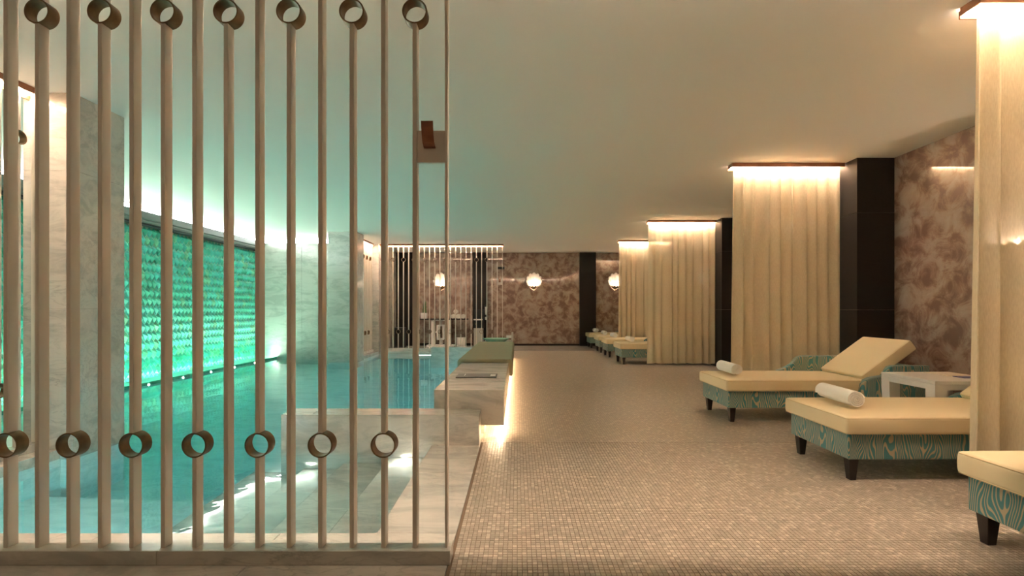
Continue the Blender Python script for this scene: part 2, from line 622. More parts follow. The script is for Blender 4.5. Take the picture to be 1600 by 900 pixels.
def slabs(parent, x0, x1, y0, y1, z0, z1, nx, ny, nz, mat, gap=0.0016, name='slab', bevel=0.0015):
    dx, dy, dz = (x1 - x0) / nx, (y1 - y0) / ny, (z1 - z0) / nz
    gx, gy, gz = (gap if nx > 1 else 0), (gap if ny > 1 else 0), (gap if nz > 1 else 0)
    me = box_mesh(name, -dx / 2 + gx, dx / 2 - gx, -dy / 2 + gy, dy / 2 - gy, -dz / 2 + gz, dz / 2 - gz, mat, bevel, 1)
    for i in range(nx):
        for j in range(ny):
            for k in range(nz):
                ob(name, me, parent, (x0 + dx * (i + .5), y0 + dy * (j + .5), z0 + dz * (k + .5)))

# marble paving: coping strip, strip in front of the screen, foyer left, far landing
slabs(floor, POOL_X1, -0.2985, 2.376, 4.14, -0.10, 0.0, 1, 2, 1, M['marble'])
slabs(floor, -3.75, -0.2985, 2.177, 2.376, -0.10, 0.0, 4, 1, 1, M['marble'])
slabs(floor, -4.6, -0.2985, 1.33, 2.177, -0.10, 0.0, 5, 1, 1, M['marble'])
slabs(floor, -4.6, -0.2985, -0.5, 1.33, -0.10, 0.0, 5, 2, 1, M['marble'])
slabs(floor, -4.4, 4.23, 12.78, 14.6, -0.10, 0.0, 8, 2, 1, M['marble'])
slabs(floor, -3.62, -0.2985, 12.60, 12.78, -0.10, 0.0, 4, 1, 1, M['marble'])
slabs(floor, -4.5, -3.59, 2.376, 3.8, -0.10, 0.0, 1, 2, 1, M['marble'])
slabs(floor, -4.2, -3.60, 11.1, 12.60, -0.10, 0.0, 1, 2, 1, M['marble'])
slabs(floor, POOL_X1, -0.2985, 4.14, 12.60, -0.10, 0.0, 1, 9, 1, M['marble'])

# pool basin: walls and floor one shell, steps as parts
basin = ob('pool_basin', boxes_mesh('pool_basin', [
    (-7.0, 0.0, 1.9, 13.0, -1.45, -1.25),
    (POOL_X1, -0.3, 2.3, 12.7, -1.3, -0.098),
    (-7.0, -0.3, 2.0, 2.376, -1.3, -0.098),
    (-4.6, -0.3, 12.60, 13.0, -1.3, -0.098),
    (-4.6, -3.59, 2.1, 3.9, -1.3, -0.098),
    (-4.2, -3.60, 10.9, 12.9, -1.3, -0.098),
    (-6.4, -3.88, 3.2, 4.3, -1.3, -0.03),
    (-6.4, -3.9, 11.46, 12.9, -1.3, -0.13),
    (-6.5, -5.69, 3.5, 11.6, -1.3, -0.075),
    (-3.88, -3.495, 3.805, 4.295, -1.3, -0.03),
    (-4.135, -3.60, 10.605, 11.1, -1.3, -0.03),
], M['poolmarble']))
tag(basin, 'sunken pool basin lined with pale marble', 'pool', kind='structure')
for x0, x1, z in ((-1.02, -0.69, -0.17), (-1.40, -1.02, -0.31), (-1.72, -1.40, -0.45), (-2.15, -1.72, -0.59)):
    box('step', x0, x1, 2.376, 3.95, -1.25, z, M['marble'], basin, 0.004)
box('landing', -3.59, -2.15, 2.376, 3.60, -1.25, -0.85, M['poolmarble'], basin, 0.004)

# water body
poly = [(-0.68, 2.366), (-0.68, 12.61), (-3.61, 12.61), (-3.61, 11.0), (-3.95, 11.0), (-3.95, 11.46), (-5.70, 11.46), (-5.70, 4.2), (-3.6, 4.2), (-3.6, 2.366)]
vs = [(x, y, WATER) for x, y in poly] + [(x, y, -1.27) for x, y in poly]
n = len(poly)
fs = [tuple(range(n)), tuple(range(2 * n - 1, n - 1, -1))] + [(i, i + n, (i + 1) % n + n, (i + 1) % n) for i in range(n)]
bm = bmesh.new()
vv = [bm.verts.new(p) for p in vs]
for f in fs:
    bm.faces.new([vv[i] for i in f])
tag(ob('pool_water', bm_to('pool_water', bm, M['water'])), 'clear turquoise water filling the pool', 'water', kind='stuff')

# far wall with mottled paper, pilasters, door
wf = tag(box('wall_far', -4.6, XR + 0.1, YF, YF + 0.1, 0, ZC, M['wallpaper']), 'mottled taupe wallpapered wall at the far end of the hall', 'wall', kind='structure')
def in_parent(name, x0, x1, y0, y1, z0, z1, mat, parent, bevel=0.0):
    return box(name, x0, x1, y0, y1, z0, z1, mat, parent, bevel, org=tuple(parent.location))
in_parent('wall_panel', -0.87, -0.10, YF - 0.012, YF, 2.13, ZC, M['wallpaper'], wf, 0.002)
in_parent('wall_panel', -0.095, 1.875, YF - 0.010, YF, 0.06, ZC, M['wallpaper'], wf, 0.002)
d1 = tag(empty('door_1', (-0.485, YF - 0.006, 0)), 'papered flush door next to the dark pilaster at the far wall', 'door', kind='structure')
box('door_leaf', -0.87, -0.10, YF - 0.016, YF, 0.01, 2.12, M['wallpaper'], d1, 0.002, org=d1.location)
box('door_closer', -0.58, -0.38, YF - 0.055, YF - 0.012, 2.30, 2.37, M['black'], d1, 0.008, org=d1.location)
tag(box('baseboard_far', -0.10, 1.88, YF - 0.025, YF, 0, 0.055, M['dark']), 'thin black skirting along the far wallpaper', 'baseboard', kind='structure')
tag(box('baseboard_side', 2.37, XR, YF - 0.02, YF, 0, 0.055, M['dark']), 'black skirting right of the far pilaster', 'baseboard', kind='structure')
tag(box('baseboard_rear', -3.1, -1.35, YF - 0.02, YF, 0, 0.075, M['dark']), 'black skirting behind the console table', 'baseboard', kind='structure')
for k, (x0, x1, lb) in enumerate(((1.88, 2.36, 'dark oak pilaster on the far wall by the last loungers'),
                                  (-1.33, -0.90, 'dark oak pilaster behind the water dispenser'),
                                  (-3.62, -3.12, 'dark oak pilaster at the left end of the far wall'))):
    tag(box('pilaster', x0, x1, YF - 0.12, YF, 0, ZC, M['dark'], None, 0.004), lb, 'pilaster', kind='structure')
tag(box('trim_1', -3.82, -3.62, YF - 0.10, YF, 0.0, ZC, M['marble'], None, 0.003), 'narrow pale stone pier beside the left dark pilaster', 'pier', kind='structure')

# right wall, columns
wr = tag(box('wall_right', XR, XR + 0.1, -3.0, YF, 0, ZC, M['wallpaper']), 'mottled taupe wallpapered wall behind the loungers', 'wall', kind='structure')
for y0, y1 in ((2.90, 5.42), (5.95, 9.0), (9.55, 12.1)):
    tag(box('baseboard_right', XR - 0.015, XR, y0, y1, 0, 0.06, M['dark']), 'black skirting under the right wallpaper', 'baseboard', 'right wall skirting', 'structure')
for y0, y1, lb in ((2.40, 2.90, 'dark oak column behind the nearest curtain'), (5.434, 5.95, 'dark oak column at the end of the lounger bay'),
                   (9.02, 9.55, 'dark oak column behind the second curtain'), (11.75, 12.25, 'dark oak column behind the farthest curtain')):
    col = tag(empty('column', (4.03, y0, 0)), lb, 'column', kind='structure')
    for z0, z1 in ((0, 1.09), (1.093, 2.18), (2.183, ZC)):
        box('panel', 3.817, XR, y0, y1, z0, z1, M['dark'], col, 0.002, org=col.location)

# left side: marble piers and alcove
def slab_pier(name, x0, x1, y0, y1, mat, label, z1=ZC):
    p = tag(empty(name, ((x0 + x1) / 2, y0, 0)), label, 'pier', kind='structure')
    box('core', x0 + .004, x1 - .004, y0 + .004, y1 - .004, -0.12, z1 - .002, M['marble'], p, 0, org=p.location)
    for a, b in ((-0.12, 1.099), (1.101, 2.189), (2.191, z1)):
        if a < z1:
            box('slab', x0, x1, y0, y1, a, min(b, z1), mat, p, 0.0015, org=p.location)
    return p
slab_pier('marble_pier', -3.88, -3.49, 3.80, 4.30, M['marble'], 'veined marble pier beside the side screen, left foreground')
slab_pier('marble_pier', -4.14, -3.52, 10.60, 11.10, M['marblegreen'], 'veined marble pier standing in the pool at the far end')
slab_pier('marble_pier', -3.95, -3.62, 12.66, 14.6, M['marble'], 'pale marble pier at the far corner between the two screens')
wal = tag(empty('wall_alcove', (-5.05, 11.45, 0)), 'bookmatched pale marble wall at the end of the water alcove', 'wall', kind='structure')
for a, b in ((-1.25, 1.099), (1.101, 2.189), (2.191, 2.66)):
    for x0, x1 in ((-6.2, -5.101), (-5.099, -3.9)):
        box('slab', x0, x1, 11.45, 11.6, a, b, M['marblegreen'], wal, 0.0015, org=wal.location)
box('cove_back', -6.3, -3.9, 11.68, 11.75, 2.3, ZC, M['ceiling'], wal, 0, org=wal.location)
box('light_strip', -6.1, -3.95, 11.665, 11.678, 2.68, 2.77, M['cove'], wal, 0, org=wal.location)
tag(box('wall_left', -7.0, -6.165, 3.4, 11.7, -0.3, ZC, M['ceiling']), 'wall behind the glazed tile panel', 'wall', kind='structure')
tag(box('wall_side', -6.3, -3.9, 3.40, 3.5, -0.3, ZC, M['marble']), 'marble wall closing the near end of the alcove', 'wall', kind='structure')
tag(box('wall_back', -4.45, -4.25, 11.6, YF, 0, ZC, M['ceiling']), 'pale wall behind the far side screen', 'wall', kind='structure')
tag(box('wall_foyer', -4.6, -4.4, -3.0, 3.5, 0, ZC, M['marble']), 'marble wall left of the foyer', 'wall', kind='structure')
tag(box('wall_near', -4.6, XR, -3.0, -2.9, 0, ZC, M['ceiling']), 'wall behind the viewer', 'wall', kind='structure')

# glazed relief panel, built tile by tile
panel = tag(empty('tile_panel', (-6.16, 8.5, 0)), 'wall panel of faceted green glazed tiles above the water alcove', 'tile wall', kind='structure')
HW, T0, T1, AP, R2, BT, RAISE = 0.05, 0.0, -0.043, -0.092, -0.144, -0.187, 0.055
def hex_tile(mat):
    g = 0.0028
    hw = HW - g
    T, Rr, Rl = (0, 0, T0 - g), (0, hw, T1), (0, hw, R2)
    Bm, Ll, Lr = (0, 0, BT + g), (0, -hw, R2), (0, -hw, T1)
    A = (RAISE, 0, AP)
    B2 = (0.010, 0, BT + 0.02)
    v = [T, Rr, Rl, Bm, Ll, Lr, A, B2]
    f = [(0, 5, 6), (0, 6, 1), (1, 6, 7, 2), (2, 7, 3), (5, 4, 7, 6), (4, 3, 7)]
    me = mesh_from('tile', v, f, mat)
    bm = bmesh.new(); bm.from_mesh(me)
    bmesh.ops.recalc_face_normals(bm, faces=bm.faces)
    bm.normal_update()
    if sum(fc.normal.x for fc in bm.faces) < 0:
        bmesh.ops.reverse_faces(bm, faces=bm.faces)
    bm.to_mesh(me); bm.free()
    return me
hexes = [hex_tile(M['tile_a']), hex_tile(M['tile_b']), hex_tile(M['tile_c'])]
rnd = random.Random(5)
spots = []
row = 0
z = 2.47
while z > -0.02:
    y = 5.4 + (0.05 if row % 2 else 0.0)
    while y < 11.44:
        spots.append((y, z, rnd.choices((0, 1, 2), (5, 5, 1))[0]))
        y += 0.10
    z += R2
    row += 1
vis = sorted((s for s in spots if s[0] > 7.62), key=lambda s: s[0])
single = set(vis[:300])
rest = {0: ([], []), 1: ([], []), 2: ([], [])}
bed = ob('panel_bed', box_mesh('panel_bed', -0.005, 0, 5.3 - 8.5, 11.45 - 8.5, -0.10, 2.50, M['tilebed']), panel)
for s in spots:
    if s in single:
        ob('tile', hexes[s[2]], panel, (0, s[0] - 8.5, s[1]))
    else:
        me = hexes[s[2]]
        V, F = rest[s[2]]
        k = len(V)
        V += [(v.co.x, v.co.y + s[0] - 8.5, v.co.z + s[1]) for v in me.vertices]
        F += [tuple(q + k for q in p.vertices) for p in me.polygons]
for q, nm in ((0, 'emerald_tiles'), (1, 'turquoise_tiles'), (2, 'olive_tiles')):
    o = ob(nm, mesh_from(nm, rest[q][0], rest[q][1], (M['tile_a'], M['tile_b'], M['tile_c'])[q]), panel)
    o['kind'] = 'stuff'

# cove trim over the panel, ledge with lamps below it
tr = tag(empty('trim_2', (-6.0, 8.5, 2.47)), 'grey cove moulding above the green tile panel', 'moulding', kind='structure')
ob('moulding', prism('moulding', [(-6.165, 2.49), (-5.985, 2.49), (-5.975, 2.52), (-5.985, 2.54), (-5.965, 2.56), (-5.955, 2.665), (-5.98, 2.665), (-5.98, 2.58), (-6.165, 2.58)], 3.5, 11.45, M['trim']), tr, (6.0, -8.5, -2.47))
box('dark_strip', -6.165, -6.02, 3.5, 11.45, 2.465, 2.492, M['trimdark'], tr, 0, org=tr.location)  # near-black strip under the moulding
box('light_strip', -6.163, -6.150, 3.6, 11.40, 2.64, 2.77, M['cove'], tr, 0, org=tr.location)
lg = tag(empty('trim_3', (-5.69, 8.5, -0.1)), 'shallow wet ledge along the foot of the green tile panel', 'ledge', kind='structure')
box('ledge', -6.165, -5.69, 3.5, 11.45, -0.14, -0.045, M['tile_b'], lg, 0.004, org=lg.location)
box('lip', -5.72, -5.685, 3.5, 11.45, -0.10, -0.025, M['tile_a'], lg, 0.003, org=lg.location)
ob('light_strip', mesh_from('light_strip', [(-5.722, 5.0, -0.040), (-5.722, 11.4, -0.040), (-5.740, 11.4, -0.030), (-5.740, 5.0, -0.030)], [(0, 3, 2, 1)], M['panelled']), lg, (5.69, -8.5, 0.1))  # hidden strip added to light the tiles from below

def pool_light(loc, face, label, group, strength):
    """recessed round underwater lamp: bezel, lens, and its own beam"""
    rot = {'-y': (R(90), 0, 0), '+x': (0, R(90), 0), '-x': (0, R(-90), 0), '+y': (R(-90), 0, 0)}[face]
    e = tag(empty('pool_light', loc, rot), label, 'light', group)
    ob('bezel', lathe('bezel', [(0.018, 0.0), (0.018, 0.005), (0.026, 0.004), (0.028, 0.0)], M['steel'], 20), e)
    ob('lens', lathe('lens', [(0.0, 0.003), (0.018, 0.003), (0.018, 0.0), (0.0, 0.0)], M['spot'], 20), e)
    ld = bpy.data.lights.new('beam', 'SPOT')
    ld.energy = strength
    ld.color = (1.0, 0.97, 0.88)
    ld.spot_size = R(95)
    ld.spot_blend = 0.6
    ld.shadow_soft_size = 0.02
    b = bpy.data.objects.new('beam', ld)
    link(b, e)
    b.location = (0, 0, 0.02)
    b.rotation_euler = (R(180), 0, 0)
    return e
pool_light((-0.90, 3.898, -0.115), '-y', 'small bright lamp over the top pool step below the low marble bench', 'pool step lamps', 1.5)
pool_light((-1.66, 3.898, -0.33), '-y', 'small bright lamp over the third pool step below the low marble bench', 'pool step lamps', 2.2)
for k, y in enumerate((6.69, 7.46, 8.23, 8.98, 9.73, 10.48)):
    pool_light((-5.683, y, -0.072), '+x', ('first', 'second', 'third', 'fourth', 'fifth', 'sixth')[k] + ' small waterline lamp under the green tile panel, counted from the left', 'waterline lamps', 0.4)

# long underwater luminaires; all but the far one added unseen to light the water
def basin_lamp(name, x0, x1, y0, y1, z0, z1, label):
    return tag(box(name, x0, x1, y0, y1, z0, z1, M['poollamp']), label, 'light', 'underwater luminaires')
for o_, y in zip(('first', 'second', 'third', 'fourth'), (4.9, 6.7, 8.5, 10.2)):
    basin_lamp('pool_luminaire', -0.70, -0.688, y - 0.3, y + 0.3, -0.62, -0.50, o_ + ' added unseen underwater luminaire in the pool wall below the long bench, from the viewer')
for o_, x in zip(('left', 'right'), (-3.1, -2.5)):
    basin_lamp('pool_luminaire', x - 0.2, x + 0.2, 2.374, 2.388, -0.62, -0.50, o_ + ' added unseen underwater luminaire in the pool wall nearest to the viewer')
basin_lamp('pool_luminaire', -2.55, -2.0, 12.588, 12.602, -0.42, -0.34, 'underwater luminaire in the far pool wall')

# ------------------------------------------------------------------ lintel over the viewer's opening with an added, unseen slot light
lin = tag(empty('trim_4', (0, 2.1, 2.5)), 'boxed lintel above the screen and opening', 'lintel', kind='structure')
box('lintel_box', -4.4, XR, 1.95, 2.15, 2.50, ZC, M['ceiling'], lin, 0, org=lin.location)
box('light_strip', -4.3, XR - 0.05, 2.152, 2.166, 2.785, 2.795, M['slot'], lin, 0, org=lin.location)  # assumed lamp, out of view, lighting the floor past the opening

box('slot_baffle', -4.3, XR - 0.05, 2.170, 2.174, 2.761, ZC, M['ceiling'], lin, 0, org=lin.location)  # unseen baffle added to narrow the beam and cut its low rays

# ------------------------------------------------------------------ bar screens
BAR_W, BAR_D, BP = 0.0188, 0.048, 0.1368
TUBE_R, TUBE_Z1, TUBE_Z2 = 0.0542, 2.395, 0.508
_bm = {}
def bar_mesh(h, wd=BAR_W, dp=BAR_D):
    key = (round(h, 4), wd, dp)
    if key not in _bm:
        _bm[key] = box_mesh('bar', -wd / 2, wd / 2, 0, dp, 0, h, M['bar'], 0.0012, 1)
    return _bm[key]
tube_me = ring_tube('tube', TUBE_R, TUBE_R - 0.0062, BAR_D + 0.006, M['brass'])

def bar_screen(name, loc, rotz, nbars, first_top, top_z, label, base_h=0.062, hook=True, pelmet=True, x_last=0.0, base_mat='marble'):
    """screen in local x (bars run to -x from x_last), bars' front at local y = 0; top tubes on every second bar"""
    e = tag(empty(name, loc, (0, 0, rotz)), label, 'screen')
    x1 = x_last
    bar_top = top_z - 0.022 if pelmet else top_z
    xs = [x1 - (BP * 0.9 if i == 0 else 0) - BP * i + (BP * 0.9 if i == 0 else 0) for i in range(nbars)]
    xl = xs[-1] - 0.07
    ln = xl - (x1 + 0.012)
    # plinth in pieces
    nseg = max(1, int(round(-ln / 1.1)))
    for i in range(nseg):
        a = xl + (x1 + 0.022 - xl) * i / nseg
        b = xl + (x1 + 0.022 - xl) * (i + 1) / nseg
        ob('plinth', box_mesh('plinth', a + 0.0005, b - 0.0005, -0.026, 0.075, 0, base_h, M[base_mat], 0.002, 1), e)
    for i, x in enumerate(xs):
        if i == 0:
            ob('bar', bar_mesh(bar_top - base_h, 0.0105), e, (x, 0, base_h))
            continue
        top = (i % 2) == first_top
        tz = TUBE_Z1 if top else TUBE_Z2
        ob('bar', bar_mesh(tz - TUBE_R - base_h + 0.002), e, (x, 0, base_h))
        ob('bar', bar_mesh(bar_top - tz - TUBE_R + 0.002), e, (x, 0, tz + TUBE_R - 0.002))
        ob('tube', tube_me, e, (x, -0.003, tz))
    if pelmet:
        z0 = top_z - 0.018
        w0, w1 = -0.04, 0.09
        ob('fascia', box_mesh('fascia', xl, x1 + 0.03, w0, w0 + 0.01, z0 - 0.027, z0 + 0.018, M['copper'], 0.001, 1), e)
        ob('fascia', box_mesh('fascia', xl, x1 + 0.03, w1 - 0.01, w1, z0 - 0.045, z0, M['copper'], 0.001, 1), e)
        ob('fascia', box_mesh('fascia', x1 + 0.02, x1 + 0.03, w0 + 0.01, w1 - 0.01, z0 - 0.045, z0, M['copper'], 0.001, 1), e)
        ob('top_plate', box_mesh('top_plate', xl, x1 + 0.02, w0 + 0.01, w1 - 0.01, z0 - 0.004, z0 - 0.001, M['white']), e)
        ob('added_uplight', box_mesh('added_uplight', xl + 0.03, x1 - 0.03, 0.04, 0.075, z0 - 0.0005, z0 + 0.001, M['upfill']), e)  # uplight added behind the rail to brighten the ceiling
        ob('light_strip', box_mesh('light_strip', xl + 0.02, x1, -0.027, -0.012, z0 - 0.010, z0 - 0.005, M['screenstrip']), e)
        ob('light_strip', box_mesh('light_strip', xl + 0.02, x1, 0.058, 0.073, z0 - 0.010, z0 - 0.005, M['screenstrip']), e)
    if hook:
        px0, px1 = xs[1] + BAR_W / 2, xs[0] - 0.005
        ob('plate', box_mesh('plate', px0, px1, 0.006, 0.03, 1.739, 1.878, M['bar'], 0.001, 1), e)
        prof = [(0.006, 1.800), (-0.014, 1.802), (-0.036, 1.815), (-0.052, 1.840), (-0.062, 1.868), (-0.066, 1.893)]
        th = 0.0045
        inner = [(y + 0.002, zz + th) if i < 2 else (y + th, zz + 0.001) for i, (y, zz) in enumerate(prof)]
        cx = (px0 + px1) / 2 - 0.005
        ob('hook', prism('hook', prof + inner[::-1], cx - 0.025, cx + 0.025, M['leather'], 0, axis='x'), e)
    return e

near = bar_screen('bar_screen', (-0.3086, 2.102, 0), 0, 28, 1, 2.50, 'large cream bar screen with bronze rings, nearest to the viewer', pelmet=False)
far = bar_screen('bar_screen', (-0.385, 12.68, 0), 0, 24, 1, ZC, 'distant cream bar screen under a lit copper rail beyond the pool', base_h=0.075)
ls = bar_screen('bar_screen', (-3.745, 3.78, 0), R(90), 11, 1, ZC, 'side bar screen against the marble pier at the left picture edge', hook=False)
fs_ = bar_screen('bar_screen', (-3.76, 12.56, 0), R(90), 10, 1, ZC, 'side bar screen behind the far marble pier', hook=False)

# ------------------------------------------------------------------ benches by the pool
b1 = tag(empty('low_bench', (-1.1, 3.9, 0)), 'low marble block bench reaching into the pool near the steps', 'bench')
box('block', -1.906, -0.307, 3.904, 4.145, -1.24, 0.249, M['marble'], b1, 0.003, org=b1.location)
for q, (x, y, lx, ly) in enumerate(((-1.665, 3.945, .012, .03), (-1.63, 3.955, .03, .008), (-1.628, 3.985, .012, .035), (-1.665, 4.000, .03, .008), (-1.628, 4.03, .010, .030), (-1.655, 4.035, .010, .026), (-1.64, 4.07, .034, .008), (-1.625, 4.095, .010, .03))):
    box('inlay_mark', x, x + lx, y, y + ly, 0.249, 0.2505, M['plaque'], b1, 0, org=b1.location)
b2 = tag(empty('long_bench', (-0.41, 4.16, 0)), 'long floating marble bench between pool and walkway, glowing underneath', 'bench')
for y0, y1 in ((4.16, 6.42), (6.422, 8.68), (8.682, 10.9)):
    box('block', -0.715, -0.113, y0, y1, 0.10, 0.407, M['marble'], b2, 0.003, org=b2.location)
box('plinth', -0.68, -0.29, 4.28, 10.8, 0.0, 0.10, M['marble'], b2, 0, org=b2.location)
box('light_strip', -0.160, -0.140, 4.25, 10.8, 0.092, 0.0985, M['benchstrip'], b2, 0, org=b2.location)
box('light_strip', -0.26, -0.16, 4.20, 4.22, 0.092, 0.0985, M['benchstrip'], b2, 0, org=b2.location)
b3 = tag(empty('low_bench', (-1.3, 10.93, 0)), 'low marble block bench at the far end of the pool', 'bench')
box('block', -1.95, -0.36, 10.93, 11.18, -1.24, 0.237, M['marblegreen'], b3, 0.003, org=b3.location)
tag(box('notice_plaque', -0.62, -0.21, 4.87, 5.14, 0.407, 0.417, M['plaque'], None, 0.002), 'dark plaque lying on the near end of the long marble bench', 'plaque')
pq = bpy.data.objects['notice_plaque']
box('label_strip', -0.275, -0.222, 4.93, 5.05, 0.417, 0.4185, M['plaquelabel'], pq, 0, org=pq.location)
box('mark', -0.545, -0.538, 4.96, 5.10, 0.417, 0.4182, M['plaquelabel'], pq, 0, org=pq.location)

# quilted runner over the bench
def runner():
    y0, y1, x0, x1, zt, th = 6.24, 9.55, -0.725, -0.103, 0.410, 0.045
    prof = []
    r = 0.035
    outer = [(x0 - th, 0.30)]
    for k in range(7):
        a = PI - k * PI / 12
        outer.append((x0 - th + r + r * math.cos(a), zt + th - r + r * math.sin(a)))
    for k in range(7):
        a = PI / 2 - k * PI / 12
        outer.append((x1 + th - r + r * math.cos(a), zt + th - r + r * math.sin(a)))
    outer += [(x1 + th, 0.265)]
    for k in range(5):
        a = -k * PI / 4
        outer.append((x1 + th / 2 + th / 2 * math.cos(a), 0.262 + th / 2 * math.sin(a)))
    inner = [(x1 + 0.003, zt), (x0 - 0.003, zt), (x0 - 0.003, 0.30)]
    prof = outer + inner
    bm = bmesh.new()
    ny = 24
    rows = []
    for j in range(ny + 1):
        y = y0 + (y1 - y0) * j / ny
        rows.append([bm.verts.new((x, y, z + 0.0025 * math.sin(j * 1.9 + x * 9))) for x, z in prof])
    n = len(prof)
    for j in range(ny):
        for i in range(n):
            k = (i + 1) % n
            bm.faces.new((rows[j][i], rows[j][k], rows[j + 1][k], rows[j + 1][i]))
    bm.faces.new(rows[0]); bm.faces.new(rows[-1][::-1])
    me = bm_to('bench_runner', bm, M['olive'], True)
    me.set_sharp_from_angle(angle=R(50))
    return tag(ob('bench_runner', me), 'thick olive quilted runner draped over the long marble bench', 'runner')
run = runner()
for q in range(4):
    zz = 0.414 + 0.010 * q
    v, f = tube_data([(-0.70, 6.237, zz), (-0.14, 6.237, zz)], 0.0025, 6)
    ob('fold_edge', mesh_from('fold_edge', v, f, M['olive'], True), run)

def bowl():
    prof = [(0.0, 0.012), (0.10, 0.014), (0.19, 0.045), (0.262, 0.092), (0.270, 0.090), (0.20, 0.035), (0.12, 0.0), (0.0, 0.0)]
    me = lathe('bowl', prof, M['jade'], 48)
    for v in me.vertices:
        a = math.atan2(v.co.y, v.co.x)
        s = 1 + 0.035 * math.cos(8 * a) * min(1, (v.co.x ** 2 + v.co.y ** 2) ** .5 / 0.25)
        v.co.x *= s; v.co.y *= s
    return tag(ob('bowl', me, None, (-0.437, 9.95, 0.408)), 'wide shallow jade green bowl on the far end of the long bench', 'bowl')
bowl()
sp = tag(empty('stone_post', (-0.10, 11.05, 0)), 'pale upright stone post with a short side arm past the bowl', 'post')
box('upright', -0.13, -0.085, 11.02, 11.10, 0, 0.58, M['marble'], sp, 0.003, org=sp.location)
box('arm', -0.245, -0.131, 11.03, 11.09, 0.44, 0.50, M['white'], sp, 0.003, org=sp.location)

# ------------------------------------------------------------------ curtains with lit pelmets
def curtain(yc, seed, label, x0=2.525, x1=3.795, hem=0.075):
    rd = random.Random(seed)
    nf = 9
    ph = [rd.uniform(-1.5, 1.5) for _ in range(nf + 3)]
    am = [rd.uniform(0.6, 1.25) for _ in range(nf + 3)]
    nx, nz = 260, 26
    e_z1 = ZC - 0.024
    vs, fs = [], []
    for j in range(nz + 1):
        t = j / nz
        z = e_z1 + (hem - e_z1) * t
        for i in range(nx + 1):
            s = i / nx
            q = s * nf
            k = int(q); u = q - k
            pk = ph[k] * (1 - u) + ph[k + 1] * u
            ak = am[k] * (1 - u) + am[k + 1] * u
            tight = 0.5 + 0.5 * t
            drift = 0.8 * t * math.sin(2.2 * s * PI + seed)
            a = 2 * PI * q + pk * 1.3 + drift * pk
            y = ak * (0.026 + 0.012 * t) * (math.sin(a) + 0.28 * math.sin(2 * a + pk) * tight)
            x = x0 + (x1 - x0) * s + 0.012 * math.cos(a) * (1 - 0.3 * t) - 0.03 * t * (1 - s) ** 3
            zz = z + (0.008 * math.sin(a * 0.5 + seed) * t if j == nz else 0)
            vs.append((x - x0, y, zz - hem))
    for j in range(nz):
        for i in range(nx):
            a = j * (nx + 1) + i
            fs.append((a, a + 1, a + nx + 2, a + nx + 1))
    o = tag(ob('sheer_curtain', mesh_from('sheer_curtain', vs, fs, M['curtain'], True), None, (x0, yc, hem)), label, 'curtain', 'sheer curtains dividing the bays')
    return o

def pelmet(yc, label, x0=2.50, x1=3.812):
    e = tag(empty('curtain_pelmet', ((x0 + x1) / 2, yc, ZC)), label, 'pelmet', 'copper curtain pelmets')
    gap = 0.018
    z0, z1 = ZC - 0.044 - gap, ZC - gap
    o = e.location
    box('fascia', x0, x1, yc - 0.065, yc - 0.056, z0 + gap, ZC, M['copper'], e, 0.001, org=o)
    box('fascia', x0, x1, yc + 0.056, yc + 0.065, z0, z1, M['copper'], e, 0.001, org=o)
    box('fascia', x0, x0 + 0.009, yc - 0.056, yc + 0.056, z0 + gap, ZC, M['copper'], e, 0.001, org=o)
    box('top_plate', x0 + 0.009, x1, yc - 0.056, yc + 0.056, z1 - 0.005, z1 - 0.001, M['white'], e, 0, org=o)
    for s in (-1, 1):
        c = yc + s * 0.048
        box('light_strip', x0 + 0.02, x1 - 0.01, c - 0.006, c + 0.006, z1 - 0.011, z1 - 0.006, M['strip'], e, 0, org=o)
    box('added_uplight', x0 + 0.03, x1 - 0.03, yc + 0.01, yc + 0.05, z1 - 0.0005, z1 + 0.001, M['upfill'], e, 0, org=o)  # added uplight, hidden by the front fascia, to brighten the ceiling
    return e
for yc, sd, lb, pl, hem in ((2.675, 3, 'cream sheer curtain at the right picture edge', 'copper pelmet over the curtain at the right picture edge', 0.11),
                       (5.685, 11, 'widest-looking cream sheer curtain behind the farther front lounger', 'copper pelmet over the curtain behind the farther front lounger', 0.06),
                       (9.30, 23, 'cream sheer curtain in the middle distance beside the dark column', 'copper pelmet over the middle-distance curtain', 0.055),
                       (11.98, 31, 'farthest cream sheer curtain, partly hidden by the next one', 'copper pelmet over the farthest curtain', 0.06)):
    curtain(yc, sd, lb, hem=hem)
    pelmet(yc, pl)

# ------------------------------------------------------------------ shell wall lamps
def shell_mesh():
    """scallop fan spreading up from a hinge at z = -0.20, hollow side to the room"""
    nr, nt_ = 14, 108
    vs, fs = [], []
    lobes = 9
    a0 = R(80)
    for i in range(nr + 1):
        r = i / nr
        for j in range(nt_ + 1):
            u = j / nt_ * 2 - 1
            th = u * a0
            d, q = 0.19, 0.235
            ext = d * math.cos(th) + math.sqrt(q * q - (d * math.sin(th)) ** 2)
            lob = abs(math.cos(lobes * PI / 2 * u))
            rad = (0.03 + (ext - 0.03) * r) * (0.88 + 0.14 * lob ** 0.6 * r ** 2)
            dep = 0.035 + 0.06 * math.sin(PI * min(1, r * 0.9)) * 0 + 0.115 * r ** 1.8 + 0.030 * (lob - 0.6) * r
            vs.append((rad * math.sin(th), -dep, -0.19 + rad * math.cos(th)))
    w_ = nt_ + 1
    for i in range(nr):
        for j in range(nt_):
            fs.append((i * w_ + j, i * w_ + j + 1, (i + 1) * w_ + j + 1, (i + 1) * w_ + j))
    me = mesh_from('shell', vs, fs, M['shell'], True)
    bm = bmesh.new(); bm.from_mesh(me)
    bmesh.ops.solidify(bm, geom=bm.faces[:], thickness=0.005)
    bm.to_mesh(me); bm.free()
    me.polygons.foreach_set('use_smooth', [True] * len(me.polygons))
    return me
